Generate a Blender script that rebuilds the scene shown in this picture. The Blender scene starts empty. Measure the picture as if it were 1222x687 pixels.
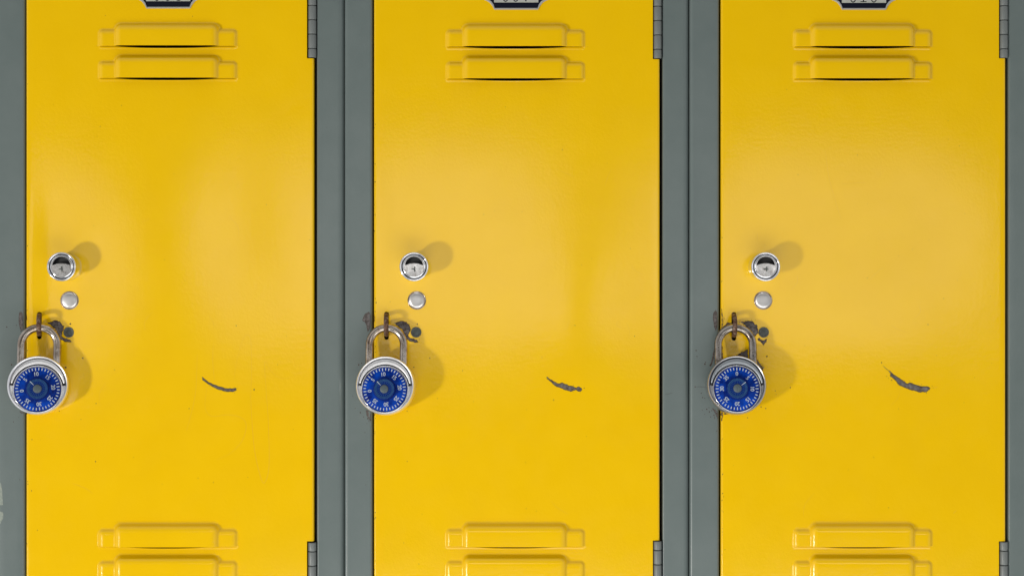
import bpy, math, random
from mathutils import Vector, Matrix
from math import sin, cos, pi, radians

S = 0.0007                      # metres per photo pixel in the plane of the doors
CX, CY, CAMD = 611.0, 343.5, 1800.0
C = bpy.context.scene.collection
random.seed(7)

def P(px, py, d=0.0):
    return Vector(((px - CX) * S, -d * S, (CY - py) * S))

# ------------------------------------------------------------------ helpers
class MB:
    """collects geometry; fn maps local triples to metres"""
    def __init__(self, fn=P):
        self.v, self.f, self.mi, self.sm, self.fn = [], [], [], [], fn
    def vert(self, *a):
        self.v.append(self.fn(*a)); return len(self.v) - 1
    def face(self, idx, m=0, smooth=False):
        self.f.append(tuple(idx)); self.mi.append(m); self.sm.append(smooth)
    def poly(self, pts, m=0):
        self.face([self.vert(*p) for p in pts], m)
    def box(self, a, b, m=0):
        x0, y0, z0 = a; x1, y1, z1 = b
        c = [self.vert(x, y, z) for x in (x0, x1) for y in (y0, y1) for z in (z0, z1)]
        for q in ((0,1,3,2),(4,6,7,5),(0,4,5,1),(2,3,7,6),(0,2,6,4),(1,5,7,3)):
            self.face([c[i] for i in q], m)
    def lathe(self, prof, cx=0, cy=0, n=64, m=0, cap0=True, cap1=True, rfun=None):
        """profile of (radius, out) about an axis through (cx, cy)"""
        rings = []
        for k, (r, o) in enumerate(prof):
            ring = []
            for i in range(n):
                a = 2 * pi * i / n
                rr = r * (rfun(a, k) if rfun else 1)
                ring.append(self.vert(cx + rr * cos(a), cy + rr * sin(a), o))
            rings.append(ring)
        for a, b in zip(rings, rings[1:]):
            for i in range(n):
                j = (i + 1) % n
                self.face((a[i], a[j], b[j], b[i]), m, True)
        if cap0: self.face(rings[0][::-1], m)
        if cap1: self.face(rings[-1], m)
    def tube(self, path, r, n=20, m=0, rb=None):
        """round tube along a path in local units"""
        rings = []
        N = len(path)
        pts = [Vector(p) for p in path]
        up = None
        for i, p in enumerate(pts):
            t = (pts[min(i + 1, N - 1)] - pts[max(i - 1, 0)]).normalized()
            if up is None:
                up = Vector((0, 0, 1)) if abs(t.z) < .9 else Vector((1, 0, 0))
            u = (up - t * up.dot(t)).normalized(); up = u
            w = t.cross(u)
            rr = r(i / (N - 1)) if callable(r) else r
            rw = rb if rb is not None else rr
            rings.append([self.vert(*(p + u * cos(2*pi*k/n) * rr + w * sin(2*pi*k/n) * rw)) for k in range(n)])
        for a, b in zip(rings, rings[1:]):
            for i in range(n):
                j = (i + 1) % n
                self.face((a[i], a[j], b[j], b[i]), m, True)
        self.face(rings[0][::-1], m); self.face(rings[-1], m)
    def build(self, name, mats, parent=None, origin=None, place=None):
        """origin: world point that becomes the mesh origin (defaults to the parent's)"""
        o0 = origin if origin is not None else Vector((0, 0, 0))
        me = bpy.data.meshes.new(name)
        me.from_pydata([tuple(v - o0) for v in self.v], [], self.f)
        for mt in (mats if isinstance(mats, (list, tuple)) else [mats]): me.materials.append(mt)
        me.polygons.foreach_set('material_index', self.mi)
        me.polygons.foreach_set('use_smooth', self.sm)
        me.update()
        o = bpy.data.objects.new(name, me); C.objects.link(o)
        if parent: o.parent = parent
        if place is not None: o.location = place
        return o

def fix_normals(o, angle=None):
    import bmesh
    bm = bmesh.new(); bm.from_mesh(o.data)
    bmesh.ops.recalc_face_normals(bm, faces=bm.faces[:])
    bm.to_mesh(o.data); bm.free()
    if angle: o.data.set_sharp_from_angle(angle=radians(angle))
    return o

def empty(name, loc, label, cat, group):
    o = bpy.data.objects.new(name, None); C.objects.link(o)
    o.location = loc; o.empty_display_size = .05
    o['label'] = label; o['category'] = cat; o['group'] = group
    return o

def ss(t):
    t = max(0.0, min(1.0, t)); return t * t * (3 - 2 * t)

# ------------------------------------------------------------------ materials
def mat(name, color, rough=.5, metal=0, spec=.5):
    m = bpy.data.materials.new(name); m.use_nodes = True
    b = m.node_tree.nodes['Principled BSDF']
    b.inputs['Base Color'].default_value = (*color, 1)
    b.inputs['Roughness'].default_value = rough
    b.inputs['Metallic'].default_value = metal
    b.inputs['Specular IOR Level'].default_value = spec
    return m, m.node_tree, b

def noise(nt, scale, detail=3, rough=.5, vec=None):
    n = nt.nodes.new('ShaderNodeTexNoise'); n.inputs['Scale'].default_value = scale
    n.inputs['Detail'].default_value = detail; n.inputs['Roughness'].default_value = rough
    if vec is None:
        g = nt.nodes.new('ShaderNodeNewGeometry'); vec = g.outputs['Position']
    nt.links.new(vec, n.inputs['Vector'])
    return n.outputs['Fac']

def ramp(nt, fac, stops):
    r = nt.nodes.new('ShaderNodeValToRGB')
    el = r.color_ramp.elements
    while len(el) < len(stops): el.new(.5)
    for e, (p, c) in zip(el, stops):
        e.position = p; e.color = (*c, 1) if len(c) == 3 else c
    nt.links.new(fac, r.inputs['Fac']); return r.outputs['Color']

def maprange(nt, fac, a, b, c, d):
    r = nt.nodes.new('ShaderNodeMapRange')
    for k, v in zip(('From Min', 'From Max', 'To Min', 'To Max'), (a, b, c, d)): r.inputs[k].default_value = v
    nt.links.new(fac, r.inputs['Value']); return r.outputs['Result']

def add_bump(nt, b, pairs):
    """pairs of (height socket, strength, distance)"""
    prev = None
    for h, st, dist in pairs:
        bp = nt.nodes.new('ShaderNodeBump'); bp.inputs['Strength'].default_value = st
        bp.inputs['Distance'].default_value = dist
        nt.links.new(h, bp.inputs['Height'])
        if prev: nt.links.new(prev, bp.inputs['Normal'])
        prev = bp.outputs['Normal']
    nt.links.new(prev, b.inputs['Normal'])

# yellow enamel with orange peel
YEL, nt, b = mat('yellow_enamel', (.88, .53, .0015), .14)
c = ramp(nt, noise(nt, 22, 5, .6), [(.3, (.87, .525, .0014)), (.7, (.90, .55, .0018))])
nt.links.new(c, b.inputs['Base Color'])
nt.links.new(maprange(nt, noise(nt, 60, 4), .3, .7, .125, .17), b.inputs['Roughness'])
add_bump(nt, b, [(noise(nt, 420, 2, .5), .32, .0002), (noise(nt, 130, 1, .5), .05, .0005)])

GRY, nt, b = mat('grey_enamel', (.15, .2, .192), .3)
c = ramp(nt, noise(nt, 35, 6, .65), [(.3, (.130, .164, .158)), (.7, (.148, .182, .175))])
nt.links.new(c, b.inputs['Base Color'])
add_bump(nt, b, [(noise(nt, 500, 2, .5), .22, .0002), (noise(nt, 2600, 1, .5), .12, .00006)])

DARK, nt, b = mat('shade_dark_steel', (.035, .036, .036), .7)  # shade of the cabinet inside and plug recess put into the colour

def metal(name, col, rough, r2, bump=.05, stain=None):
    m, nt, b = mat(name, col, rough, 1)
    nt.links.new(maprange(nt, noise(nt, 240, 5, .6), .3, .7, rough, r2), b.inputs['Roughness'])
    if stain:
        c = ramp(nt, noise(nt, stain[1], 6, .7), [(stain[2], col), (stain[3], stain[0])])
        nt.links.new(c, b.inputs['Base Color'])
    if bump: add_bump(nt, b, [(noise(nt, 700, 3, .6), bump, .0001)])
    return m

CHR = metal('polished_chrome', (.86, .87, .89), .07, .14, .0)
PLG = metal('scuffed_plug_metal', (.66, .65, .64), .2, .36, .06, ((.34, .30, .27), 420, .5, .7))
SAT = metal('satin_chrome', (.93, .93, .94), .30, .40, .0)
SHK = metal('worn_steel', (.58, .52, .46), .12, .28, .12, ((.19, .115, .065), 110, .42, .70))
SHK2 = metal('grimy_shackle_steel', (.46, .42, .38), .16, .34, .2, ((.07, .045, .03), 120, .46, .68))
SAT2 = metal('dulled_chrome', (.52, .52, .53), .24, .36, .05)
CRES2 = metal('dulled_face_plate', (.50, .54, .58), .3, .4, 0)  # lock tilted out of bright reflections: grey reflection put into the plate's colour
BTN = metal('brushed_nickel', (.72, .71, .70), .3, .42, .05)
HNG, nt, b = mat('hinge_enamel', (.165, .182, .175), .4)
add_bump(nt, b, [(noise(nt, 900, 3, .6), .2, .0001)])
RUST, nt, b = mat('rusty_steel', (.10, .06, .04), .6, .35)
c = ramp(nt, noise(nt, 420, 6, .7), [(.32, (.03, .015, .01)), (.5, (.12, .055, .028)), (.68, (.34, .27, .22))])
nt.links.new(c, b.inputs['Base Color']); add_bump(nt, b, [(noise(nt, 900, 5, .7), .6, .0002)])
RIV, nt, b = mat('dull_rivet', (.085, .10, .095), .55, .3)
c = ramp(nt, noise(nt, 700, 5, .7), [(.3, (.05, .055, .05)), (.7, (.13, .15, .14))])
nt.links.new(c, b.inputs['Base Color']); add_bump(nt, b, [(noise(nt, 900, 5, .7), .5, .0002)])
PRIM, nt, b = mat('bare_primer', (.10, .088, .085), .6)
c = ramp(nt, noise(nt, 480, 6, .8), [(.40, (.028, .016, .012)), (.47, (.085, .07, .064)), (.62, (.19, .175, .17))])
nt.links.new(c, b.inputs['Base Color']); add_bump(nt, b, [(noise(nt, 1200, 5, .7), .6, .0002)])
BRN, nt, b = mat('chipped_rust', (.05, .024, .015), .75)
c = ramp(nt, noise(nt, 900, 5, .7), [(.3, (.028, .013, .009)), (.7, (.09, .045, .028))])
nt.links.new(c, b.inputs['Base Color'])
SCR, nt, b = mat('fine_scratch', (.80, .465, .002), .4)
SCRD, nt, b = mat('dark_scratch', (.09, .105, .10), .6)
GLUE, nt, b = mat('sticker_residue', (.40, .44, .36), .7)
c = ramp(nt, noise(nt, 500, 5, .7), [(.35, (.21, .25, .22)), (.65, (.33, .36, .30))])
nt.links.new(c, b.inputs['Base Color'])
BLUE, nt, b = mat('blue_enamel', (.003, .03, .28), .32, 0, .08)
c = ramp(nt, noise(nt, 120, 4, .6), [(.32, (.0015, .009, .12)), (.68, (.003, .062, .46))])
nt.links.new(c, b.inputs['Base Color'])
BLU2, nt, b = mat('blue_knob_enamel', (.0015, .018, .16), .34, 0, .1)
WHT, nt, b = mat('white_marking', (.46, .53, .6), .5, 0, .2)
PALE, nt, b = mat('worn_marking', (.04, .13, .22), .5, 0, .2)
HUB, nt, b = mat('grey_hub', (.12, .15, .15), .5, .2)
c = ramp(nt, noise(nt, 1100, 4, .7), [(.3, (.05, .075, .085)), (.7, (.12, .15, .165))])
nt.links.new(c, b.inputs['Base Color'])
BLK, nt, b = mat('recess_shade_black', (.008, .008, .012), .5)  # shade of grooves, gaps and recesses put into the colour
NAVY, nt, b = mat('navy_plate', (.004, .005, .014), .6, 0, .15)
PLT, nt, b = mat('plate_metal', (.52, .52, .49), .42, .55)
CARD, nt, b = mat('aged_card', (.42, .43, .38), .8)
c = ramp(nt, noise(nt, 400, 5, .7), [(.3, (.37, .38, .33)), (.7, (.46, .47, .42))])
nt.links.new(c, b.inputs['Base Color'])
INK, nt, b = mat('black_ink', (.012, .012, .014), .7)
CRES, nt, b = mat('bright_face_plate', (.97, .97, .98), .38, 1)

# ------------------------------------------------------------------ doors
TOP, BOT = -380.0, 1140.0
DOOR = [dict(L=31.2, R=374.6, k=0), dict(L=446.2, R=787.2, k=1), dict(L=860.2, R=1200.0, k=2)]

WARP = [[(-.22, 300, 275, 85, 105), (.2, 205, 300, 75, 115), (-.2, 55, 330, 60, 110), (.12, 190, 560, 130, 90)],
        [(-.25, 545, 285, 110, 110), (.3, 700, 385, 75, 95), (.12, 600, 580, 150, 90)],
        [(-.25, 935, 285, 90, 100), (-.2, 1100, 270, 95, 90), (.2, 1040, 410, 95, 90), (.12, 1000, 590, 120, 90)]]
def warp(k, x, y):
    L, R = DOOR[k]['L'], DOOR[k]['R']
    e = ss((x - L) / 30) * ss((R - x) / 110)
    w = 0
    for a, cx, cy, sx, sy in WARP[k]:
        w += 7.5 * a * math.exp(-((x - cx) / sx) ** 2 - ((y - cy) / sy) ** 2)
    w += .25 * sin(x / 61 + k * 2) * sin(y / 83 + k)
    return w * e

DF = 1.0                               # the door's face is 1 unit proud of the frame
def ddepth(k, x, y): return DF + warp(k, x, y)

def lines(a, b, step, extra):
    n = max(1, int(round((b - a) / step)))
    s = sorted(set([round(a + (b - a) * i / n, 4) for i in range(n + 1)] + [round(e, 4) for e in extra]))
    out = [s[0]]
    ex = set(round(e, 4) for e in extra) | {round(a, 4), round(b, 4)}
    for v in s[1:]:
        if v - out[-1] < .8 and v not in ex: continue
        if v - out[-1] < .8 and out[-1] not in ex: out[-1] = v; continue
        out.append(v)
    return out

# louver: bulge with open lower edge
LW = 168.5
def sdf(u, v, x0, x1, y1, r):
    cx, hx = (x0 + x1) / 2, (x1 - x0) / 2
    qx = abs(u - cx) - hx + r
    qy = (v - (y1 - 200)) - 200 + r
    return math.hypot(max(qx, 0), max(qy, 0)) + min(max(qx, qy), 0) - r
def soft(t):
    t = max(0, min(1, t)); return (1 - (1 - t) ** 2.4) * ss(t / .42)
def lh(u, v):
    hc = 8.8 * soft(-sdf(u, v, 18.5, 148.5, 29, 11) / 13)
    ht = 4.0 * soft(-sdf(u, v, 0, 168.5, 21.5, 7) / 10)
    return (hc ** 4 + ht ** 4) ** .25 if hc + ht > 0 else 0.0

def make_louver(k, x0, yb, parent, origin, wide=1.9):
    """x0 left end, yb lower edge, in photo px"""
    m = MB()
    us = [-3 + i * .98 for i in range(int((LW + 6) / .98))]; us[-1] = LW + 3
    us = [-3 + (LW + 6) * i / (len(us) - 1) for i in range(len(us))]
    vs = [31 - i * 1.0 for i in range(32)]
    pt = lambda u, v, h: (x0 + u, yb - v, ddepth(k, x0 + u, yb - v) + h)
    rows = [[m.vert(*pt(u, v, lh(u, v))) for u in us] for v in vs]
    for i in range(len(vs) - 1):
        for j in range(len(us) - 1):
            m.face((rows[i][j], rows[i+1][j], rows[i+1][j+1], rows[i][j+1]), 0, True)
    # lip: rolled edge facing down
    hb = [lh(u, 0) for u in us]
    l0 = [m.vert(*pt(u, 0, h)) for u, h in zip(us, hb)]
    l1 = [m.vert(*pt(u, -.35 * min(1, h), h - min(.5, h))) for u, h in zip(us, hb)]
    l2 = [m.vert(*pt(u, -.35 * min(1, h), h - min(1.6, h))) for u, h in zip(us, hb)]
    l3 = [m.vert(*pt(u, .6 * min(1, h), h - min(1.9, h))) for u, h in zip(us, hb)]
    for a, bb in ((l0, l1), (l1, l2), (l2, l3)):
        for j in range(len(us) - 1):
            if hb[j] > .02 or hb[j+1] > .02:
                m.face((a[j], bb[j], bb[j+1], a[j+1]), 0, True)
    # sheet under the slot: its upper edge curls slightly outward
    gap = [-.02 - wide * max(0, 1 - abs((u - 83.5) / 60) ** 2.6) - .3 * ss(h / 2) for u, h in zip(us, hb)]
    q = [[m.vert(*pt(u, g + .0, -1.5)) for u, g in zip(us, gap)],
         [m.vert(*pt(u, g, .25 if h > .3 else 0)) for u, g, h in zip(us, gap, hb)],
         [m.vert(*pt(u, g - .35, .5 * ss(h / 3))) for u, g, h in zip(us, gap, hb)],
         [m.vert(*pt(u, -2.9, .15 * ss(h / 3))) for u, h in zip(us, hb)],
         [m.vert(*pt(u, -4, 0)) for u in us]]
    for a, bb in zip(q, q[1:]):
        for j in range(len(us) - 1):
            m.face((a[j], bb[j], bb[j+1], a[j+1]), 0, True)
    # flat bridge where the louver has not begun
    for j in range(len(us) - 1):
        if hb[j] <= .02 and hb[j+1] <= .02:
            m.face((rows[-1][j], q[1][j], q[1][j+1], rows[-1][j+1]), 0, True)
    return m.build('louver', [YEL], parent, origin)

def jag(pts, amp, step, seed, k=None):
    """ragged outline from a hand-traced polygon"""
    rnd = random.Random(seed); out = []
    n = len(pts)
    for i in range(n):
        a, b = pts[i], pts[(i + 1) % n]
        L = math.hypot(b[0]-a[0], b[1]-a[1]); s = max(1, int(L / step))
        for j in range(s):
            t = j / s
            out.append((a[0] + (b[0]-a[0]) * t + rnd.uniform(-amp, amp), a[1] + (b[1]-a[1]) * t + rnd.uniform(-amp, amp)))
    return out

def shrink(pts, w):
    """move an outline inward by about w"""
    n = len(pts)
    area = sum(pts[i][0]*pts[(i+1)%n][1] - pts[(i+1)%n][0]*pts[i][1] for i in range(n))
    sg = 1 if area > 0 else -1
    out = []
    for i in range(n):
        a, b = pts[i-1], pts[(i+1) % n]
        tx, ty = b[0]-a[0], b[1]-a[1]; L = math.hypot(tx, ty) or 1
        out.append((pts[i][0] - sg * ty / L * w, pts[i][1] + sg * tx / L * w))
    return out

import mathutils.geometry as geo
def add_flat(m, pts, depth, mi):
    tris = geo.tessellate_polygon([[Vector((x, y, 0)) for x, y in pts]])
    ids = [m.vert(x, y, depth(x, y)) for x, y in pts]
    for t in tris: m.face([ids[i] for i in t], mi)

def chip(m, pts, depth, mi_rim, mi_core, seed, amp=.35, rim=.7, step=1.6):
    o = jag(pts, amp, step, seed)
    add_flat(m, o, lambda x, y: depth(x, y) + .10, mi_rim)
    if rim: add_flat(m, shrink(o, rim), lambda x, y: depth(x, y) + .17, mi_core)

def speck(m, x, y, r, depth, mi, seed):
    rnd = random.Random(seed); n = 7; a0 = rnd.random() * 6
    e = rnd.uniform(.5, 1)
    pts = [(x + r * rnd.uniform(.6, 1.2) * cos(a0 + 2*pi*i/n) * e, y + r * rnd.uniform(.6, 1.2) * sin(a0 + 2*pi*i/n)) for i in range(n)]
    add_flat(m, pts, lambda a, b: depth(a, b) + .12, mi)

def stroke(m, path, w, depth, mi, off=.08):
    ids = []
    n = len(path)
    for i, (x, y) in enumerate(path):
        a, b = path[max(0, i-1)], path[min(n-1, i+1)]
        tx, ty = b[0]-a[0], b[1]-a[1]; L = math.hypot(tx, ty) or 1
        ww = w * (.35 + .65 * sin(pi * min(1, max(0, i / (n - 1)))))
        nx, ny = -ty / L * ww / 2, tx / L * ww / 2
        ids.append((m.vert(x+nx, y+ny, depth(x, y) + off), m.vert(x-nx, y-ny, depth(x, y) + off)))
    for p, q in zip(ids, ids[1:]): m.face((p[0], p[1], q[1], q[0]), mi)

def spline(pts, n=8):
    out = []
    P4 = [pts[0]] + list(pts) + [pts[-1]]
    for i in range(1, len(P4) - 2):
        for j in range(n):
            t = j / n
            out.append(tuple(.5 * ((2*P4[i][c]) + (-P4[i-1][c]+P4[i+1][c])*t + (2*P4[i-1][c]-5*P4[i][c]+4*P4[i+1][c]-P4[i+2][c])*t*t
                                   + (-P4[i-1][c]+3*P4[i][c]-3*P4[i+1][c]+P4[i+2][c])*t**3) for c in range(len(pts[0]))))
    out.append(tuple(pts[-1]))
    return out

def zz(pts, s, ox, oy): return [(ox + x / s, oy + y / s) for x, y in pts]

CH_A = [(400,215),(440,205),(470,190),(500,195),(530,205),(550,235),(565,255),(570,280),(555,310),(545,340),(560,365),(600,375),
        (640,395),(650,410),(620,415),(570,405),(535,385),(510,340),(490,290),(440,245)]
MID = [zz([(62,255),(70,262),(85,275),(105,283),(125,290),(145,295),(165,295),(178,293),(180,302),(165,308),(140,305),(115,298),(95,288),(75,275),(64,268)], 2.864, 220, 360),
       zz([(148,215),(155,235),(195,255),(240,280),(300,310),(350,298),(390,318),(420,320),(440,345),(490,345),(540,370),(575,350),(610,370),(625,390),(605,420),(560,415),(540,400),(470,420),(400,400),(330,375),(250,340),(200,290),(150,250)], 11.45, 640, 430),
       zz([(280,165),(340,215),(400,255),(470,300),(530,335),(570,370),(610,350),(700,385),(780,410),(920,420),(945,450),(880,510),(780,510),(660,480),(520,435),(440,395),(380,320),(340,285),(290,250),(295,200)], 13.58, 1040, 430)]
DCH = [[zz(CH_A, 8.59, 10, 360)],
       [zz(CH_A, 8.59, 423.7, 360.3)],
       [zz([(225,112),(255,103),(290,105),(315,135),(320,165),(300,190),(280,165),(262,140)], 4.58, 835, 360),
        zz([(316,200),(325,197),(340,210),(355,208),(368,200),(360,225),(347,238),(335,222),(318,212)], 4.58, 835, 360),
        zz([(190,300),(215,282),(240,270),(262,258),(264,280),(262,312),(200,312)], 4.58, 835, 360),
        zz([(306,295),(312,310),(322,328),(334,345),(344,352),(336,362),(352,352),(343,374),(326,372),(306,340)], 4.58, 835, 360),
        zz([(116,150),(128,132),(150,118),(178,112),(170,122),(140,140),(122,160)], 4.58, 835, 360),
        zz([(116,602),(150,600),(170,606),(150,612),(130,612),(116,618)], 4.58, 835, 360)]]
# frame chips are attached to the left post of each locker
FCH = [[zz([(103,60),(118,55),(125,70),(125,110),(128,150),(118,160),(108,140),(103,110)], 4.58, 0, 360),
        zz([(106,598),(134,600),(134,612),(118,610)], 4.58, 0, 360)],
       [zz([(80,95),(95,65),(115,55),(125,70),(125,110),(118,150),(108,165),(103,130),(95,110),(82,106)], 4.58, 415, 360),
        zz([(100,592),(130,596),(132,650),(122,650),(114,632),(104,622)], 4.58, 415, 360)],
       [zz([(75,60),(85,45),(95,60),(96,130),(88,160),(78,130),(73,95)], 4.58, 835, 360),
        zz([(78,255),(80,262),(78,300),(67,345),(52,352),(66,318)], 4.58, 835, 360),
        zz([(66,578),(100,600),(104,606),(104,640),(92,626),(84,604)], 4.58, 835, 360)]]
SLOTS = [(46.9, 372.0, 404.6), (461.2, 371.8, 405.2), (875.7, 372.2, 406.2)]
RIVX = [82.0, 496.6, 911.2]
KNOBX = [81.2, 495.8, 909.4]
BTNX = [83.0, 497.4, 910.6]
SPK = [[(282,388.5,.9),(303.5,464.5,1.3),(99,427,1.1),(78.5,438,1.3),(114.5,550,1.2),(38,585,.7),(45,632,.6),(226,487,.6),(33,465,.6),(137,441,.7),(115,481,.8),(71,490,.7),(84,386.4,1.2),
        (197,310,.5),(350,512,.4),(255,575,.5),(97,500,.5),(160,545,.5),(38.5,524,.9),(30.9+2.5,574,.8),(33.5,577,.9),(370,286,.6),(126,19,.5),(230,20,.5)],
       [(660.5,477,.8),(697,462.7,.7),(513,427,1),(494,438,1),(686,388,.8),(757,401,.6),(522,475,.6),(498,386.6,1.1),(486,490,.7),(671,179,.7),(552,442,.6),(449,361,.9),(448,356,.7),(450,463,.6),
        (486,550,.5),(627,551,.5),(640,609,.5),(565,479,.5),(447.8,611,.7),(448.2,617,.8),(482,647,.5),(500,672,.6),(700,520,.4),(603,128,.4)],
       [(1051.5,432.3,1.1),(1063.5,453.2,.8),(1057.5,448.5,.6),(915,425,1.1),(908,485,1.1),(913.5,487,.8),(880,476+18,.7),(943,462,1),(925,466,.6),(1107,387,.9),(1126,356,.6),(926,470,.5),
        (864,380,.6),(862.2,588,.8),(863.4,592,.8),(862.8,610,.6),(862,634,.5),(865,655,.5),(1012,560,.5),(1042,545,.5),(910,441,.7),(892,498,.8),(1150,480,.4),(1060,605,.5)]]
FSPK = [[(8,390,.9),(19.5,388,.7),(14,435,1.3),(20.5,430,.9),(24,372,.6),(16,503,.6),(25,395,.8),(12,468,.5)],
        [(428,435,1.2),(431.5,433,.8),(421,472,.5),(433,460,.6),(419,399,.4),(430,492,.9),(434,497,.7),(424,487,.5),(439,499,1),(400,448,.5)],
        [(830.7,418,1),(831.8,425,.9),(841,434,1.1),(842,432,.8),(848,436,1),(829.5,461.3,.9),(836.8,469,.9),(838.5,474,.7),(841,474.5,.6),(843.5,488,1),(846.5,491,1.1),(849.5,489.5,.8),(852,495,.9),(855,493,1),
         (838,489,.6),(841,494,.6),(848,497,.7),(853,499,.8),(846,486,.7),(817,390,.5),(779+15,474.5,.5),(813,492,.5)]]

def make_door(k, parent, org):
    L, R = DOOR[k]['L'], DOOR[k]['R']
    lx0 = L + 85.2 - (.8 if k else 0)
    lyb = [55.4, 93.6, 650.6, 688.6] if k == 0 else [56.2, 94.4, 650.4, 688.4]
    lou = [(lx0 - 3, lx0 + LW + 3, y - 31, y + 4) for y in lyb]
    sx, s0, s1 = SLOTS[k]
    slot = (sx - 7, sx + 7, s0 - 5, s1 + 5)
    ew = [0, .35, 1.0, 1.9, 3.0]                    # rolled edge
    ed = [-3.0, -1.5, -.55, -.12, 0]
    nx = R - 8.2                                     # notch for the hinge barrel
    notch = [(TOP, 70.0), (645.2, 775.0)] if k != 1 else [(TOP, 71.0), (644.2, 775.0)]
    xs = lines(L + 3, R - 3, 8, [nx] + [v for q in lou for v in q[:2]] + list(slot[:2]))
    xs = [L + e for e in ew[:-1]] + xs + [R - e for e in ew[:-1]][::-1]
    ys = lines(TOP, BOT, 8, [v for q in lou for v in q[2:]] + list(slot[2:]) + [70 if k != 1 else 71, 645.2 if k != 1 else 644.2, 775])
    def dep(x, y):
        e = min(x - L, R - x)
        d = 0
        if e < 3:
            for i in range(4):
                if ew[i] - 1e-4 <= e <= ew[i+1]:
                    t = (e - ew[i]) / (ew[i+1] - ew[i]); d = ed[i] + (ed[i+1] - ed[i]) * t; break
        return DF + warp(k, x, y) + d
    m = MB()
    g = [[m.vert(x, y, dep(x, y)) for x in xs] for y in ys]
    holes = lou + [slot] + [(nx, R + 1, a, b) for a, b in notch]
    for i in range(len(ys) - 1):
        for j in range(len(xs) - 1):
            cx, cy = (xs[j] + xs[j+1]) / 2, (ys[i] + ys[i+1]) / 2
            if any(a < cx < b and c < cy < d for a, b, c, d in holes): continue
            m.face((g[i][j], g[i+1][j], g[i+1][j+1], g[i][j+1]), 0, True)
    # returned edges of the sheet
    def wall(p, q, dd=-10):
        a = m.vert(p[0], p[1], dep(*p)); b = m.vert(q[0], q[1], dep(*q))
        c = m.vert(q[0], q[1], dd); d = m.vert(p[0], p[1], dd)
        m.face((a, b, c, d), 0)
    for i in range(len(ys) - 1):
        wall((L, ys[i]), (L, ys[i+1]))
        cy = (ys[i] + ys[i+1]) / 2
        inn = any(a < cy < b for a, b in notch)
        wall((nx if inn else R, ys[i]), (nx if inn else R, ys[i+1]))
    for a, b in notch:
        for yy in (a, b): wall((nx, yy), (R - .01, yy))
    wall((L, TOP), (R, TOP)); wall((L, BOT), (R, BOT))
    # hasp slot, a real opening with rounded ends
    def rr(n=12):
        r = 2.9; pts = []
        for cx, cy, a0 in ((sx, s0 + r, 180), (sx, s1 - r, 0)):
            for i in range(n + 1):
                a = radians(a0 + 180 * i / n); pts.append((cx + r * cos(a), cy + r * sin(a)))
        return pts
    inner = rr()
    def proj(x, y):      # matching point on the rectangle
        cx, cy = (slot[0] + slot[1]) / 2, (slot[2] + slot[3]) / 2
        hx, hy = (slot[1] - slot[0]) / 2, (slot[3] - slot[2]) / 2
        dx, dy = (x - cx) / 2.9, (y - cy) / ((s1 - s0) / 2)
        t = max(abs(dx), abs(dy)); return (cx + hx * dx / t, cy + hy * dy / t)
    outer = [proj(*p) for p in inner]
    # add rectangle corners in order
    mid = [((a[0]+b[0]*2)/3, (a[1]+b[1]*2)/3) for a, b in zip(outer, inner)]
    corners = [(slot[0], slot[2]), (slot[1], slot[2]), (slot[1], slot[3]), (slot[0], slot[3])]
    vo = [m.vert(x, y, dep(x, y)) for x, y in outer]
    vi = [m.vert(x, y, dep(x, y) - .05) for x, y in inner]
    v2 = [m.vert(sx + (x - sx) * .9, y, dep(x, y) - 1.6) for x, y in inner]
    n = len(inner)
    for i in range(n):
        j = (i + 1) % n
        oa, ob = outer[i], outer[j]
        cr = [c for c in corners if (abs(oa[0]-c[0]) < 1e-6 and abs(ob[1]-c[1]) < 1e-6) or (abs(oa[1]-c[1]) < 1e-6 and abs(ob[0]-c[0]) < 1e-6)]
        loop = [vo[i]]
        if cr and oa != cr[0] and ob != cr[0] and not (oa[0] == ob[0] or oa[1] == ob[1]):
            loop.append(m.vert(cr[0][0], cr[0][1], dep(*cr[0])))
        loop += [vo[j], vi[j], vi[i]]
        m.face(loop, 0, False)
        m.face((vi[i], vi[j], v2[j], v2[i]), 0, True)
    # wear
    dd = lambda x, y: dep(x, y)
    for i, p in enumerate(DCH[k]):
        chip(m, p, dd, 2, 1, 40 + i + k * 10, amp=.55 if k < 2 else .75, rim=.8, step=1.1)
    chip(m, MID[k], dd, 2, 1, 80 + k, amp=.45, rim=.85, step=1.0)
    rnd = random.Random(640 + k)
    for pi_, p in enumerate(DCH[k] + [MID[k]]):
        for i in range(len(p) * (2 if k == 2 else 1)):
            x, y = rnd.choice(p); speck(m, x + rnd.gauss(0, 1.6), y + rnd.gauss(0, 1.2), rnd.uniform(.2, .6), dd, 2, 5000 + i + pi_ * 50)
    for i, (x, y, r) in enumerate(SPK[k]): speck(m, x, y, r, dd, 2, 200 + i + 50 * k)
    rnd = random.Random(900 + k)
    for i in range(46):
        x, y = rnd.uniform(L + 4, R - 12), rnd.uniform(100, 615)
        speck(m, x, y, rnd.uniform(.22, .5), dd, 2 if rnd.random() < .5 else 3, 300 + i)
    for i in range(34):                              # chipped paint along the closing edge
        y = rnd.choice([rnd.gauss(430, 60), rnd.uniform(100, 687)])
        speck(m, L + rnd.uniform(.4, 2.0), y, rnd.uniform(.3, .9), dd, 2, 400 + i)
    for a, b_ in ([(374, 383), (488, 494)], [(374, 384), (487, 496)], [(368, 394), (412, 440), (486, 502)])[k]:
        w_ = 1.3 if k < 2 else 2.4                  # paint worn through along the closing edge
        pl_ = jag([(L + .5, a), (L + w_ * .6, a + 1), (L + w_, (a + b_) / 2), (L + w_ * .7, b_ - 1), (L + .5, b_)], .45, 1.2, 60 + int(a))
        add_flat(m, [(max(L + .35, x), y) for x, y in pl_], lambda x, y: dd(x, y) + .3, 2)
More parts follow.
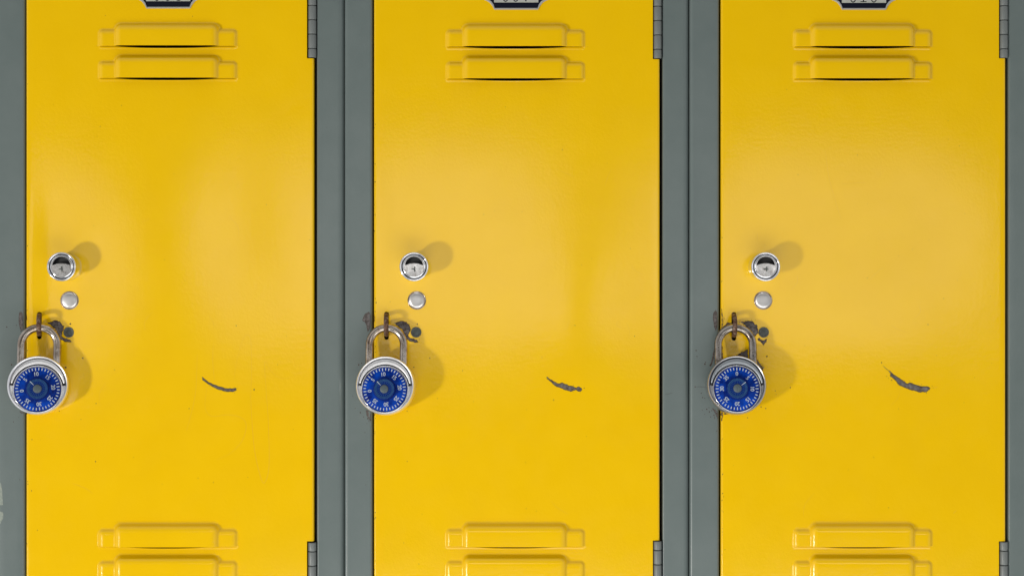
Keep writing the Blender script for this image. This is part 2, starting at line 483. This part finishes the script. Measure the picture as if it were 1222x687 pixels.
    if k == 0:
        zs = lambda p: zz(p, 2.864, 220, 360)
        for p in ([(170,265),(180,200),(200,130),(218,112),(228,140),(230,250),(228,340),(240,500),(262,600),(276,615),(290,560),(288,420),(280,300),(276,205),(300,240),(340,262),(400,240)],
                  [(78,290),(72,360),(95,390),(150,385),(195,395),(212,420),(200,470),(160,515),(110,538)],
                  [(45,175),(40,300),(25,380),(8,440)], [(100,140),(98,200),(104,270)]):
            stroke(m, spline(zs(p)), .55, dd, 3)
    if k == 2:
        stroke(m, spline(zz([(180,80),(230,130),(285,175)], 13.58, 1040, 430)), .6, dd, 2)
        stroke(m, spline(zz([(1000,440),(1030,437),(1068,425)], 13.58, 1040, 430)), .9, dd, 3)
        stroke(m, spline(zz([(88,248),(100,236),(114,224)], 5.87, 1122, 570)), .8, dd, 3)
        stroke(m, spline([(985,180),(990,215),(1004,262)]), .4, dd, 3)
    rnd = random.Random(55 + k)
    for i in range(9):                               # stray hairline scuffs
        x, y, a = rnd.uniform(L + 30, R - 30), rnd.uniform(110, 600), rnd.uniform(0, pi)
        l = rnd.uniform(8, 34); bnd = rnd.uniform(-5, 5)
        stroke(m, spline([(x, y), (x + l/2*cos(a) + bnd, y + l/2*sin(a)), (x + l*cos(a), y + l*sin(a))]), .38, dd, 3)
    door = m.build('door', [YEL, PRIM, BRN, SCR], parent, org)
    for y in lyb: make_louver(k, lx0, y, door, org, 1.9 if y < 300 else 2.6)
    # hasp: a bent staple sticking out through the slot
    h = MB()
    lean = [6.0, 1.2, -1.6][k]
    path = []
    y0, y1, dm = s0 + 3.6, s1 - 5.6, 21.4
    for i in range(33):
        t = i / 32; a = pi * t
        dd_ = -7 + (dm + 7) * (sin(a) ** .62 if 0 < t < 1 else 0)
        yy = (y0 + y1) / 2 - (y1 - y0) / 2 * cos(a)
        path.append((sx + lean * max(0, dd_) / dm, yy, dd_))
    h.tube(path, 2.7, 18, rb=2.4)
    h.build('hasp', [RUST], door, org)
    # button
    bt = MB(); bx, by = BTNX[k], 358.4
    base = ddepth(k, bx, by)
    bt.lathe([(11.0, base - .5), (11.0, base + .5), (10.4, base + 1.0), (9.9, base + .7), (9.6, base + .1)], bx, by, 48, 1, False, False)
    bt.lathe([(9.6, base + .1), (9.4, base + 1.2), (8.7, base + 1.9), (6.5, base + 2.3), (3, base + 2.5), (.6, base + 2.5)], bx, by, 48, 0, False, True)
    bt.build('button', [BTN, SHK], door, org)
    rv = MB(); rx, ry = RIVX[k], 396.3
    base = ddepth(k, rx, ry)
    rv.lathe([(6.3, base - .3), (6.2, base + .55), (5.5, base + .75), (4.9, base + .35), (4.0, base + .2), (2.4, base + .55), (.5, base + .8)], rx, ry, 40, 0, False, True)
    rv.build('rivet', [RIV], door, org)
    return door

def make_post(x0, x1, k, parent, org, left, seam_r=8.0, side_r=3.5):
    """rolled steel frame post from photo x0 to x1; left = the post on the door's closing side"""
    r0, r1 = (4.2, side_r) if left else (2.4, seam_r)
    prof = []
    for i in range(9):
        a = pi / 2 * (1 - i / 8)
        prof.append((x0 + r0 * (1 - cos(pi/2 - a)), -r0 + r0 * sin(pi/2 - a)))
    prof = [(x0 + r0 * (1 - cos(t)), -r0 + r0 * sin(t)) for t in [pi/2*i/8 for i in range(9)]]
    prof += [(x0 + r0 + (x1 - r1 - x0 - r0) * f, 0) for f in (.25, .5, .75)]
    prof += [(x1 - r1 * (1 - sin(t)) , -r1 + r1 * cos(t)) for t in [pi/2*i/8 for i in range(9)]]
    prof = [(x0, -24)] + prof + [(x1, -24)]
    m = MB()
    n = 40
    cols = []
    for i in range(n + 1):
        y = TOP - 30 + (BOT - TOP + 60) * i / n
        cols.append([m.vert(x, y, d) for x, d in prof])
    for a, b in zip(cols, cols[1:]):
        for j in range(len(prof) - 1): m.face((a[j], b[j], b[j+1], a[j+1]), 0, True)
    m.face(cols[0]); m.face(cols[-1][::-1])
    def dep(x, y):
        for (xa, da), (xb, db) in zip(prof[1:-1], prof[2:-1]):
            if xa <= x <= xb: return da + (db - da) * (x - xa) / max(1e-6, xb - xa)
        return prof[1][1] if x < x0 + 1 else prof[-2][1]
    if left:
        for i, p in enumerate(FCH[k]):
            p = [(min(x, x1 - 1.3), y) for x, y in p]
            chip(m, p, dep, 2, 1, 20 + i + k * 7, amp=.3, rim=.6 if i == 0 else .5)
        for i, (x, y, r) in enumerate(FSPK[k]):
            if x0 < x < x1 - 1: speck(m, x, y, r, dep, 2, 500 + i + k * 40)
        rnd = random.Random(77 + k)
        for i in range(30 if k == 2 else 14):
            y = rnd.gauss(470, 60); speck(m, x1 - 1.4 - abs(rnd.gauss(0, 5)), y, rnd.uniform(.25, .6), dep, 2, 600 + i)
    if left and k == 0:
        add_flat(m, jag([(-.7,575),(1,576),(2.4,583),(3.4,602),(-.7,602)], .25, 2, 3), lambda x, y: dep(max(x, x0 + 1), y) + .12, 3)
        add_flat(m, jag([(-.7,609.5),(3.8,611),(3.8,618),(1.5,622),(-.7,626)], .25, 2, 4), lambda x, y: dep(max(x, x0 + 1), y) + .12, 3)
    if left and k == 2:
        stroke(m, spline([(829.5,461.4),(836,461.2),(843,461.8)]), .8, dep, 4)
    if not left and k == 1:
        stroke(m, spline([(793.5,470.2),(798,469.6),(802.5,468.6)]), .9, dep, 4)
    rnd = random.Random(31 + k + 5 * left)
    for i in range(14):
        speck(m, rnd.uniform(x0 + 2, x1 - 4), rnd.uniform(20, 670), rnd.uniform(.2, .45), dep, 4, 700 + i)
    return m.build('frame_post', [GRY, PRIM, BRN, GLUE, SCRD], parent, org)

def make_hinge(k, ya, yb, bounds, parent, org, up):
    xc = [372.6, 784.8, 1198.0][k]
    m = MB()
    # leaf folded away behind the door edge, gap shade put in as black
    m.box((xc + 4.4, ya + 1, -9), (xc + 5.4, yb - 1, -5), 1)
    m.box((xc - 5.8, ya + 1, -9), (xc - 3.8, yb - 1, -5), 1)
    edges = [ya] + bounds + [yb]
    for a, b in zip(edges, edges[1:]):
        r, g, d0 = 4.75, .32, -.9
        rr = [(r - .8, a + g), (r - .15, a + g + .35), (r, a + g + .9), (r, b - g - .9), (r - .15, b - g - .35), (r - .8, b - g)]
        rings = []
        for rad, y in rr:
            rings.append([m.vert(xc + rad * cos(2*pi*i/28), y, d0 + rad * sin(2*pi*i/28)) for i in range(28)])
        for p, q in zip(rings, rings[1:]):
            for i in range(28):
                j = (i + 1) % 28; m.face((p[i], q[i], q[j], p[j]), 0, True)
        m.face(rings[0]); m.face(rings[-1][::-1])
    # pin
    rings = [[m.vert(xc + 3.2 * cos(2*pi*i/16), y, -.9 + 3.2 * sin(2*pi*i/16)) for i in range(16)] for y in (ya + .2, yb - .2)]
    for i in range(16): m.face((rings[0][i], rings[1][i], rings[1][(i+1)%16], rings[0][(i+1)%16]), 1, True)
    m.face(rings[0], 1); m.face(rings[1][::-1], 1)
    return m.build('hinge', [HNG, BLK], parent, org)

def plate_outline(w, h, cut_x, cut_y, n=8):
    """rectangle w x h (half sizes) with concave scooped corners"""
    pts = []
    for sx_, sy_, flip in ((1, 1, 0), (-1, 1, 1), (-1, -1, 0), (1, -1, 1)):
        arc = []
        for i in range(n + 1):
            a = pi / 2 * i / n
            # concave quarter ellipse centred on the corner
            arc.append((sx_ * (w - cut_x * cos(a)), sy_ * (h - cut_y * sin(a))))
        arc = arc if not flip else arc[::-1]
        pts += arc[::-1] if False else arc
    return pts

def make_plate(k, parent, org):
    cx = [201.2, 616.0, 1030.5][k]
    by = [10.9, 12.3, 12.5][k]                     # lower edge
    hh = 30.0; cy = by - hh
    b0 = ddepth(k, cx, 5)
    # (x, y) outline going round
    def outl(i):
        w, h = 38.2 - i, hh - i
        q = [(26.0 - i * .35, h), (26.4 - i * .35, h - .5), (28.2 - i*.6, h - 4.2), (31.4 - i*.75, h - 8.2), (35.2 - i*.85, h - 10.6 + i*.1), (w - .3, h - 11.6 + i*.1), (w, h - 12.4 + i*.1)]
        full = q + [(x, -y) for x, y in q[::-1]] + [(-x, -y) for x, y in q] + [(-x, y) for x, y in q[::-1]]
        return full
    m = MB()
    rings = []
    for ins, z in ((0, b0 - .2), (0, b0 + 1.4), (.5, b0 + 2.1), (1.3, b0 + 2.1), (2.0, b0 + 1.5), (2.1, b0 + .8)):
        rings.append([m.vert(cx + x, cy + y, z) for x, y in outl(ins)])
    for p, q in zip(rings, rings[1:]):
        n = len(p)
        for i in range(n): m.face((p[i], p[(i+1)%n], q[(i+1)%n], q[i]), 0, False)
    o2 = [(cx + x, cy + y) for x, y in outl(2.05)]
    add_flat(m, o2, lambda x, y: b0 + .85, 1)
    pl = m.build('number_plate', [PLT, NAVY], parent, org)
    # card in the window
    c = MB()
    cb = [2.2, 3.7, 4.2][k]
    w = 26.4
    c.box((cx - w, cb - 46, b0 + .9), (cx + w, cb, b0 + 1.25), 0)
    dep = lambda x, y: b0 + 1.27
    def oval(x, y0, y1, rw, wd=1.25):
        pts = [(x + rw * cos(2*pi*i/40), (y0+y1)/2 + (y1-y0)/2 * sin(2*pi*i/40)) for i in range(41)]
        ids = []
        for i, (a, bb) in enumerate(pts):
            p_, q_ = pts[max(0,i-1)], pts[min(40,i+1)]
            tx, ty = q_[0]-p_[0], q_[1]-p_[1]; L_ = math.hypot(tx, ty) or 1
            ids.append((c.vert(a - ty/L_*wd/2, bb + tx/L_*wd/2, b0+1.27), c.vert(a + ty/L_*wd/2, bb - tx/L_*wd/2, b0+1.27)))
        for p_, q_ in zip(ids, ids[1:]): c.face((p_[0], p_[1], q_[1], q_[0]), 1)
    def bar(pts, wd=1.5):
        for (xa, ya), (xb, yb) in zip(pts, pts[1:]):
            tx, ty = xb-xa, yb-ya; L_ = math.hypot(tx, ty)
            nx_, ny_ = -ty/L_*wd/2, tx/L_*wd/2
            c.poly([(xa+nx_, ya+ny_, b0+1.27), (xa-nx_, ya-ny_, b0+1.27), (xb-nx_, yb-ny_, b0+1.27), (xb+nx_, yb+ny_, b0+1.27)], 1)
    base = cb - [.9, 1.4, .9][k]
    word = ['006', '007', '010'][k]
    sp = [12.9, 12.1, 12.4][k]
    for i, ch in enumerate(word):
        x = cx + (i - 1) * sp - .6
        if ch == '0': oval(x, base - 20, base, 4.2)
        elif ch == '1':
            bar([(x, base - 20), (x, base)], 1.5); bar([(x - 3.6, base - .5), (x + 3.6, base - .5)], 1.0); bar([(x - 3, base - 17), (x, base - 19.6)], 1.1)
        elif ch == '7':
            bar([(x - 4, base - 19.4), (x + 4.2, base - 19.4)], 1.3); bar([(x + 4.0, base - 19.2), (x + .4, base - 8), (x, base)], 1.7)
        elif ch == '6':
            oval(x, base - 11.5, base, 4.2); bar([(x - 4, base - 6), (x - 3, base - 13), (x + 2.4, base - 20)], 1.4)
    c.build('number_card', [CARD, INK], pl, org)
    return pl

def make_keylock(k, parent, org):
    x, y = KNOBX[k], 318.4
    b0 = ddepth(k, x, y)
    H = 27.5
    m = MB()
    prof = [(16.4, b0 - .5), (16.4, b0 + .6), (15.3, b0 + 1.4), (15.1, H - 7), (16.2, H - 5.5), (17.15, H - 4), (17.3, H - 2.2), (17.0, H - .8), (16.3, H), (15.4, H - .1),
            (14.9, H - .9), (14.7, H - 2.4)]
    m.lathe(prof, x, y, 72, 0, False, False)
    m.lathe([(14.7, H - 2.4), (13.9, H - 2.5)], x, y, 72, 1, False, False)  # chrome groove with its shade put in as black
    m.lathe([(13.9, H - 2.5), (13.4, H - 1.3), (12.9, H - .8), (12.0, H - .7)], x, y, 72, 0, False, False)
    body = m.build('key_lock', [CHR, BLK], parent, org)
    # plug face: upper D-shaped finger recess, lower polished half with the key slot
    f = MB()
    n = 28; R = 12.0; zf = H - .7
    arcU = [(x + R * cos(a), y + R * sin(a)) for a in [pi + pi * i / n for i in range(n + 1)]]      # over the top (y up = smaller)
    rU = 10.6
    inU = [(x + rU * cos(a), y - 1.6 + (rU - .6) * sin(a)) for a in [pi + pi * i / n for i in range(n + 1)]]
    zr = zf - 6.5
    o_ = [f.vert(a, b, zf) for a, b in arcU]; i_ = [f.vert(a, b, zf) for a, b in inU]
    d_ = [f.vert(x + (a - x) * .93, y - 2 + (b - y + 2) * .9, zr) for a, b in inU]
    for i in range(n):
        f.face((o_[i], o_[i+1], i_[i+1], i_[i]), 0, False)
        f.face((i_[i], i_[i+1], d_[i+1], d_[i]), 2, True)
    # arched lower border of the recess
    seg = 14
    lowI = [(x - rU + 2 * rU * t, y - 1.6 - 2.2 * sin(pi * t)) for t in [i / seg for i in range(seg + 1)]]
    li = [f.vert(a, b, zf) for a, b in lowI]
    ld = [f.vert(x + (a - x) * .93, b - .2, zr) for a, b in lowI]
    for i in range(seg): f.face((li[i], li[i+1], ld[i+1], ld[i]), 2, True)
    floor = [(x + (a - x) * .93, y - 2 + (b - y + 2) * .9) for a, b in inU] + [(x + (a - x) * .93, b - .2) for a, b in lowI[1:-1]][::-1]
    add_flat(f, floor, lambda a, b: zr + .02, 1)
    # lower half, slightly domed
    arcL = [(x + R * cos(a), y + R * sin(a)) for a in [pi - pi * i / n for i in range(n + 1)]]
    ctop = [(x - R + 2 * R * i / n, None) for i in range(n + 1)]
    rows = []
    NR = 10
    for rI in range(NR + 1):
        t = rI / NR; row = []
        for i in range(n + 1):
            ax, ay = arcL[i]
            s = (ax - x) / rU
            ty = y - 1.6 - (2.2 * cos(pi / 2 * s) if abs(s) < 1 else 0) if abs(s) < 1 else y
            if abs(s) >= 1: ty = y - 1.6 * (R - abs(ax - x)) / (R - rU)
            yy = ty + (ay - ty) * t
            rr = math.hypot(ax - x, yy - y - 3) / 9
            row.append(f.vert(ax, yy, zf + .22 * ss(1.25 - rr)))
        rows.append(row)
    for a, bq in zip(rows, rows[1:]):
        for i in range(n): f.face((a[i], bq[i], bq[i+1], a[i+1]), 0, True)
    f.build('lock_plug', [PLG, DARK, BLK], body, org)  # dark floor and black walls carry the recess's painted shade
    s = MB()
    rot = [-.1, 0, .05][k]
    def rq(pts):
        s.poly([(x + a * cos(rot) - b * sin(rot), y + 3.2 + a * sin(rot) + b * cos(rot), zf + 1.0) for a, b in pts], 0)
    rq([(.1, -3.2), (1.5, -3.2), (1.6, 2.4), (.3, 2.4)])
    rq([(-3.0, -.8), (.1, -1.3), (.1, .4), (-2.6, .2)])
    if k == 2: rq([(1.6, -.7), (3, -.6), (3, .4), (1.6, .4)])
    for q in range(7):
        rnd = random.Random(q + k * 9)
        a, b = rnd.uniform(-5, 6), rnd.uniform(-1, 5); l = rnd.uniform(.3, .8)
        rq([(a, b), (a + l, b + .1), (a + l * .7, b + l), (a + .1, b + l * .8)])
    s.build('keyhole', [RIV], body, org)
    return body

LABELS = ['leftmost of three yellow metal lockers in grey frame, fine looping scratches on its door',
          'middle yellow metal locker, standing between the two other yellow lockers',
          'rightmost yellow metal locker, with the heaviest dark paint chipping around its hasp']
SEAM = [(-5.0, 410.6), (411.0, 822.6), (823.0, 1237.0)]
for k in range(3):
    L, R = DOOR[k]['L'], DOOR[k]['R']
    x0, x1 = SEAM[k]
    org = P((x0 + x1) / 2, BOT + 30, 0)
    root = empty('locker', org, LABELS[k], 'locker', 'yellow lockers in a row')
    # cabinet: sides, back, shelf floor and roof
    cab = MB()
    D = -430
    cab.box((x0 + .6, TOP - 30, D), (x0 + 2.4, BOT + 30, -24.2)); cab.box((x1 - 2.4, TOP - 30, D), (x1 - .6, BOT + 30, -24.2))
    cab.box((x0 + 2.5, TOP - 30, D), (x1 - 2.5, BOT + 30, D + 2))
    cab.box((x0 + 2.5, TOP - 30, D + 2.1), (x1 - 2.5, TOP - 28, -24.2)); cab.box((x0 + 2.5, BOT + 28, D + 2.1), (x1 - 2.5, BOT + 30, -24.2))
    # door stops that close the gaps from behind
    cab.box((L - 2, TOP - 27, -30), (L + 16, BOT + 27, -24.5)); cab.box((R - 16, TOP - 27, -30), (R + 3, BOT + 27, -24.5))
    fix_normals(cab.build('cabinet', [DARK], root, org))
    make_post(x0, L - 1.9, k, root, org, True)
    make_post(R + 3.4, x1, k, root, org, False)
    for a, b in ((TOP - 30, TOP - 3), (BOT + 3, BOT + 30)):
        r = MB(); r.box((L - 1.8, a, -24), (R + 3.3, b, -.5)); fix_normals(r.build('frame_rail', [GRY], root, org))
    make_door(k, root, org)
    yb = [69.4, 70.4, 69.8][k]
    make_hinge(k, yb - 130, yb, [yb - 11 - 17.1 * i for i in range(7)][::-1], root, org, True)
    ya = [646.4, 644.8, 645.6][k]
    make_hinge(k, ya, ya + 130, [ya + 11 + 17.1 * i for i in range(7)], root, org, False)
    make_plate(k, root, org)
    make_keylock(k, root, org)

# ------------------------------------------------------------------ padlock
LP = lambda x, up, out: Vector((x * S, -out * S, up * S))
BC = -68.4; DC = BC - 4.8
pad_lab = ['blue dial combination padlock hanging on the leftmost locker, brushed bright by its shackle',
           'blue dial combination padlock hanging on the middle locker',
           'blue dial combination padlock on the rightmost locker, zero at the top of its dial']
pad_lab[0] = 'blue dial combination padlock hanging on the leftmost locker, at the left edge of the picture'
pad = empty('padlock', (0, 0, 0), pad_lab[0], 'padlock', 'combination padlocks on the lockers')

b_ = MB(LP)
b_.lathe([(26, -13.2), (30.5, -12.6), (33, -10.8), (34.2, -8), (34.4, -5), (34.4, 8.2), (34.25, 10.4), (33.8, 11.9), (33.0, 12.6), (32.2, 12.3), (31.7, 11.3), (31.3, 10.0),
          (30.8, 9.6), (26, 9.4)], 0, BC, 96, 0)
fix_normals(b_.build('body', [SAT], pad), 50)
body = pad.children[0]
# crescent face plate over the dial
cp = MB(LP)
n = 48
def cres(ins, z):
    Ro, Ri = 30.3 - ins, 29.3 + ins
    a0 = radians(4 + ins * 1.5)
    out = [(Ro * cos(a0 + (pi - 2*a0) * i / n), BC + Ro * sin(a0 + (pi - 2*a0) * i / n)) for i in range(n + 1)]
    # inner arc round the dial centre, ending level with the outer arc's ends
    ye = out[0][1] - DC; b0 = math.asin(ye / Ri)
    inn = [(Ri * cos(b0 + (pi - 2*b0) * i / n), DC + Ri * sin(b0 + (pi - 2*b0) * i / n)) for i in range(n + 1)]
    return [cp.vert(x, y, z) for x, y in out], [cp.vert(x, y, z) for x, y in inn]
lv = [cres(0, 9.0), cres(0, 11.6), cres(.25, 12.15), cres(.6, 12.35)]
for (o0, i0), (o1, i1) in zip(lv, lv[1:]):
    for i in range(n):
        cp.face((o0[i], o0[i+1], o1[i+1], o1[i]), 0, True); cp.face((i0[i+1], i0[i], i1[i], i1[i+1]), 0, True)
    cp.face((i0[0], o0[0], o1[0], i1[0]), 0); cp.face((o0[n], i0[n], i1[n], o1[n]), 0)
o1, i1 = lv[-1]
for i in range(n): cp.face((o1[i], o1[i+1], i1[i+1], i1[i]), 0)
fix_normals(cp.build('face_plate', [CRES], body), 40)
# thin bezel round the dial and the index mark above it
bz = MB(LP)
bz.lathe([(27.9, 9.0), (27.9, 12.0), (27.6, 12.8), (27.1, 13.0), (26.6, 12.7), (26.4, 11.5), (26.4, 9.2)], 0, DC, 96, 0, False, False)
bz.poly([(-.9, DC + 27.8, 13.3), (.9, DC + 27.8, 13.3), (0, DC + 25.9, 13.3)], 1)
bz.build('bezel', [CHR, WHT], body)
gv = MB(LP)
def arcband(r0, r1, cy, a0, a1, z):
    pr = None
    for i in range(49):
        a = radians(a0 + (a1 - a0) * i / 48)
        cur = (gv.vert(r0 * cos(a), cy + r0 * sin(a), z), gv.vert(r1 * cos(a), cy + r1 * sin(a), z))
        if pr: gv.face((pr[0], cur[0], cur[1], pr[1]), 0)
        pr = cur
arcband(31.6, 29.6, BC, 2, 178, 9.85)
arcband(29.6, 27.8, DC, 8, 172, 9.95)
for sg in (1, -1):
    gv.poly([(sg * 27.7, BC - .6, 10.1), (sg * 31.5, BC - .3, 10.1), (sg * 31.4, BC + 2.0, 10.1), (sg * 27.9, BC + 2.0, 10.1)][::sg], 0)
gv.build('groove', [BLK], body)  # flat black bands, painted shade between rim, face plate and bezel

sh = MB(LP)
path = [(-20.3, -50 + 5 * i, 0) for i in range(6)] + [(-20.3 * cos(pi * i / 36), -20.3 + 20.3 * sin(pi * i / 36), 0) for i in range(37)] + [(20.3, -25 - 5 * i, 0) for i in range(6)]
sh.tube(path, 4.7, 28)
fix_normals(sh.build('shackle', [SHK], pad))

dl_origin = LP(0, DC, 12)
d_ = MB(LP)
d_.lathe([(25.9, 9.2), (25.9, 13.2), (25.5, 14.2), (24.8, 14.7), (14, 14.9), (12, 14.9)], 0, DC, 96, 0, False, True)
def rad(m, r0, r1, w0, w1, a, z0, z1, mi):
    """radial mark, angle clockwise from the top"""
    ux, uy = sin(a), cos(a); px, py = cos(a), -sin(a)
    m.poly([(ux*r0 - px*w0/2, DC + uy*r0 - py*w0/2, z0), (ux*r0 + px*w0/2, DC + uy*r0 + py*w0/2, z0),
            (ux*r1 + px*w1/2, DC + uy*r1 + py*w1/2, z1), (ux*r1 - px*w1/2, DC + uy*r1 - py*w1/2, z1)], mi)
A0 = radians(-101 + 4)
for i in range(40):
    a = A0 + 2 * pi * i / 40
    rad(d_, 21.9 if i % 5 else 21.3, 24.8, .95, 1.2, a, 14.93, 14.84, 1)
# numerals
for q in range(8):
    cu = bpy.data.curves.new('numeral', 'FONT'); cu.body = str(q * 5); cu.size = 6.3; cu.align_x = 'CENTER'; cu.align_y = 'CENTER'
    cu.offset = .12; cu.space_character = .92; cu.resolution_u = 3
    tob = bpy.data.objects.new('numeral', cu); C.objects.link(tob)
    me = bpy.data.meshes.new_from_object(tob)
    a = A0 + 2 * pi * q / 8
    base = len(d_.v)
    for v in me.vertices:
        x, y = v.co.x, v.co.y
        rx_, ry_ = x * cos(a) + (y + 17.4) * sin(a), -x * sin(a) + (y + 17.4) * cos(a)
        d_.vert(rx_, DC + ry_, 14.98)
    for p in me.polygons: d_.face([base + i for i in p.vertices], 1)
    bpy.data.objects.remove(tob); bpy.data.curves.remove(cu); bpy.data.meshes.remove(me)
dial = d_.build('dial', [BLUE, WHT], pad, dl_origin, dl_origin)
kn = MB(LP)
fl = lambda a, k_: 1 + (.022 * (1 if sin(a * 44) > 0 else -1) if k_ in (1, 2, 3) else 0)
kn.lathe([(13.0, 14.6), (13.0, 15.2), (12.8, 19.6), (12.2, 20.4), (11.2, 20.7), (8.2, 20.3), (4.6, 20.6)], 0, DC, 352, 0, False, True, fl)
for i in range(44):
    a = A0 + 2 * pi * (i + .25) / 44
    rad(kn, 8.6, 11.6, .4, .62, a, 20.55, 20.90, 1)
    if i % 2 == 0: rad(kn, 5.4, 8.2, .22, .3, a, 20.70, 20.48, 1)
rad(kn, 6.0, 12.0, .5, .9, A0 + radians(53), 20.8, 20.92, 2)
fix = kn.build('grip_knob', [BLU2, PALE, WHT], dial, dl_origin)
hb = MB(LP)
hb.lathe([(4.9, 20.2), (4.9, 21.2), (4.4, 21.6), (1, 21.7)], 0, DC, 40, 0, False, True)
hb.build('hub', [HUB], dial, dl_origin)

def copy_tree(o, parent=None):
    c_ = o.copy(); C.objects.link(c_)
    if parent: c_.parent = parent
    for ch in list(o.children): copy_tree(ch, c_)
    return c_
#          x wall, y wall, d, tilt, yaw (towards +x), roll, dial turn
spots = [(52.0, 390.4, 14, 6.3, 14, 1.0, 0), (462.9, 390.7, 14, 6.6, -1, 0.3, 0), (875.2, 390.5, 14, 8.0, -4, -.3, 97)]
pads = [pad, copy_tree(pad), copy_tree(pad)]
for i, (o, (x, y, d, tilt, yaw, roll, turn)) in enumerate(zip(pads, spots)):
    o.location = P(x, y, d)
    # tilt: foot of the lock swings out from the door
    o.matrix_world = Matrix.Translation(P(x, y, d)) @ Matrix.Rotation(radians(yaw), 4, 'Z') @ Matrix.Rotation(radians(-tilt), 4, 'X') @ Matrix.Rotation(radians(roll), 4, 'Y')
    o['label'] = pad_lab[i]
    for ch in o.children:
        if i == 2 and ch.name.startswith('shackle'):
            ch.data = ch.data.copy(); ch.data.materials[0] = SHK2
        if i == 2 and ch.name.startswith('body'):
            ch.data = ch.data.copy(); ch.data.materials[0] = SAT2
            for g in ch.children:
                if g.name.startswith('face_plate'): g.data = g.data.copy(); g.data.materials[0] = CRES2
        if ch.name.startswith('dial'): ch.rotation_euler = (0, radians(turn), 0)

# ------------------------------------------------------------------ light
w = bpy.data.worlds.new('World'); bpy.context.scene.world = w; w.use_nodes = True
nt = w.node_tree; bg = nt.nodes['Background']
tc = nt.nodes.new('ShaderNodeTexCoord'); sp = nt.nodes.new('ShaderNodeSeparateXYZ')
nt.links.new(tc.outputs['Generated'], sp.inputs[0])
# made-up ambient: dark behind the camera to limit sheen, paler all round
r = ramp(nt, maprange(nt, sp.outputs['Y'], -1, 0, 0, 1), [(.0, (.03, .03, .03)), (.1, (.06, .06, .06)), (.3, (.62, .62, .62)), (1, (.70, .71, .73))])
nt.links.new(r, bg.inputs['Color']); bg.inputs['Strength'].default_value = .79

def area(name, loc, target, sx, sy, power, col):
    l = bpy.data.lights.new(name, 'AREA'); l.shape = 'RECTANGLE'; l.size = sx; l.size_y = sy; l.energy = power; l.color = col
    o = bpy.data.objects.new(name, l); C.objects.link(o); o.location = loc
    o.rotation_euler = (target - loc).to_track_quat('-Z', 'Y').to_euler()
    return o
K = P(CX - 3080, CY + 1430, 2900)
k = area('key_lamp', K, P(CX, CY, 0), .26, .26, 37, (1, .96, .9)); k.data.shape = 'DISK'
for wx, ww, wh, wy, wp in ((-740, .17, .36, -75, .33), (254, .62, .35, -105, 1.2), (1490, .72, .34, -85, 1.25)):      # added panels, placed to reflect as pale sheen on the doors
    area('sheen_panel', P(wx, CY + wy, 2600), P(wx, CY + wy, 0), ww, wh, wp, (1, .99, .97))
area('low_fill', P(CX + 220, CY + 1100, 1300), P(CX + 120, CY, 0), 1.2, .7, 5.2, (1, .985, .96))  # added fill from below, brightens the centre and lower doors

# ------------------------------------------------------------------ camera
cam = bpy.data.cameras.new('camera'); co = bpy.data.objects.new('camera', cam); C.objects.link(co)
cam.sensor_width = 36; cam.lens = 36 * CAMD / 1222; cam.clip_start = .01; cam.clip_end = 100
co.location = P(CX, CY, CAMD); co.rotation_euler = (pi / 2, 0, 0)
bpy.context.scene.camera = co
vs_ = bpy.context.scene.view_settings
vs_.view_transform = 'Standard'; vs_.look = 'None'; vs_.exposure = .1; vs_.gamma = 1
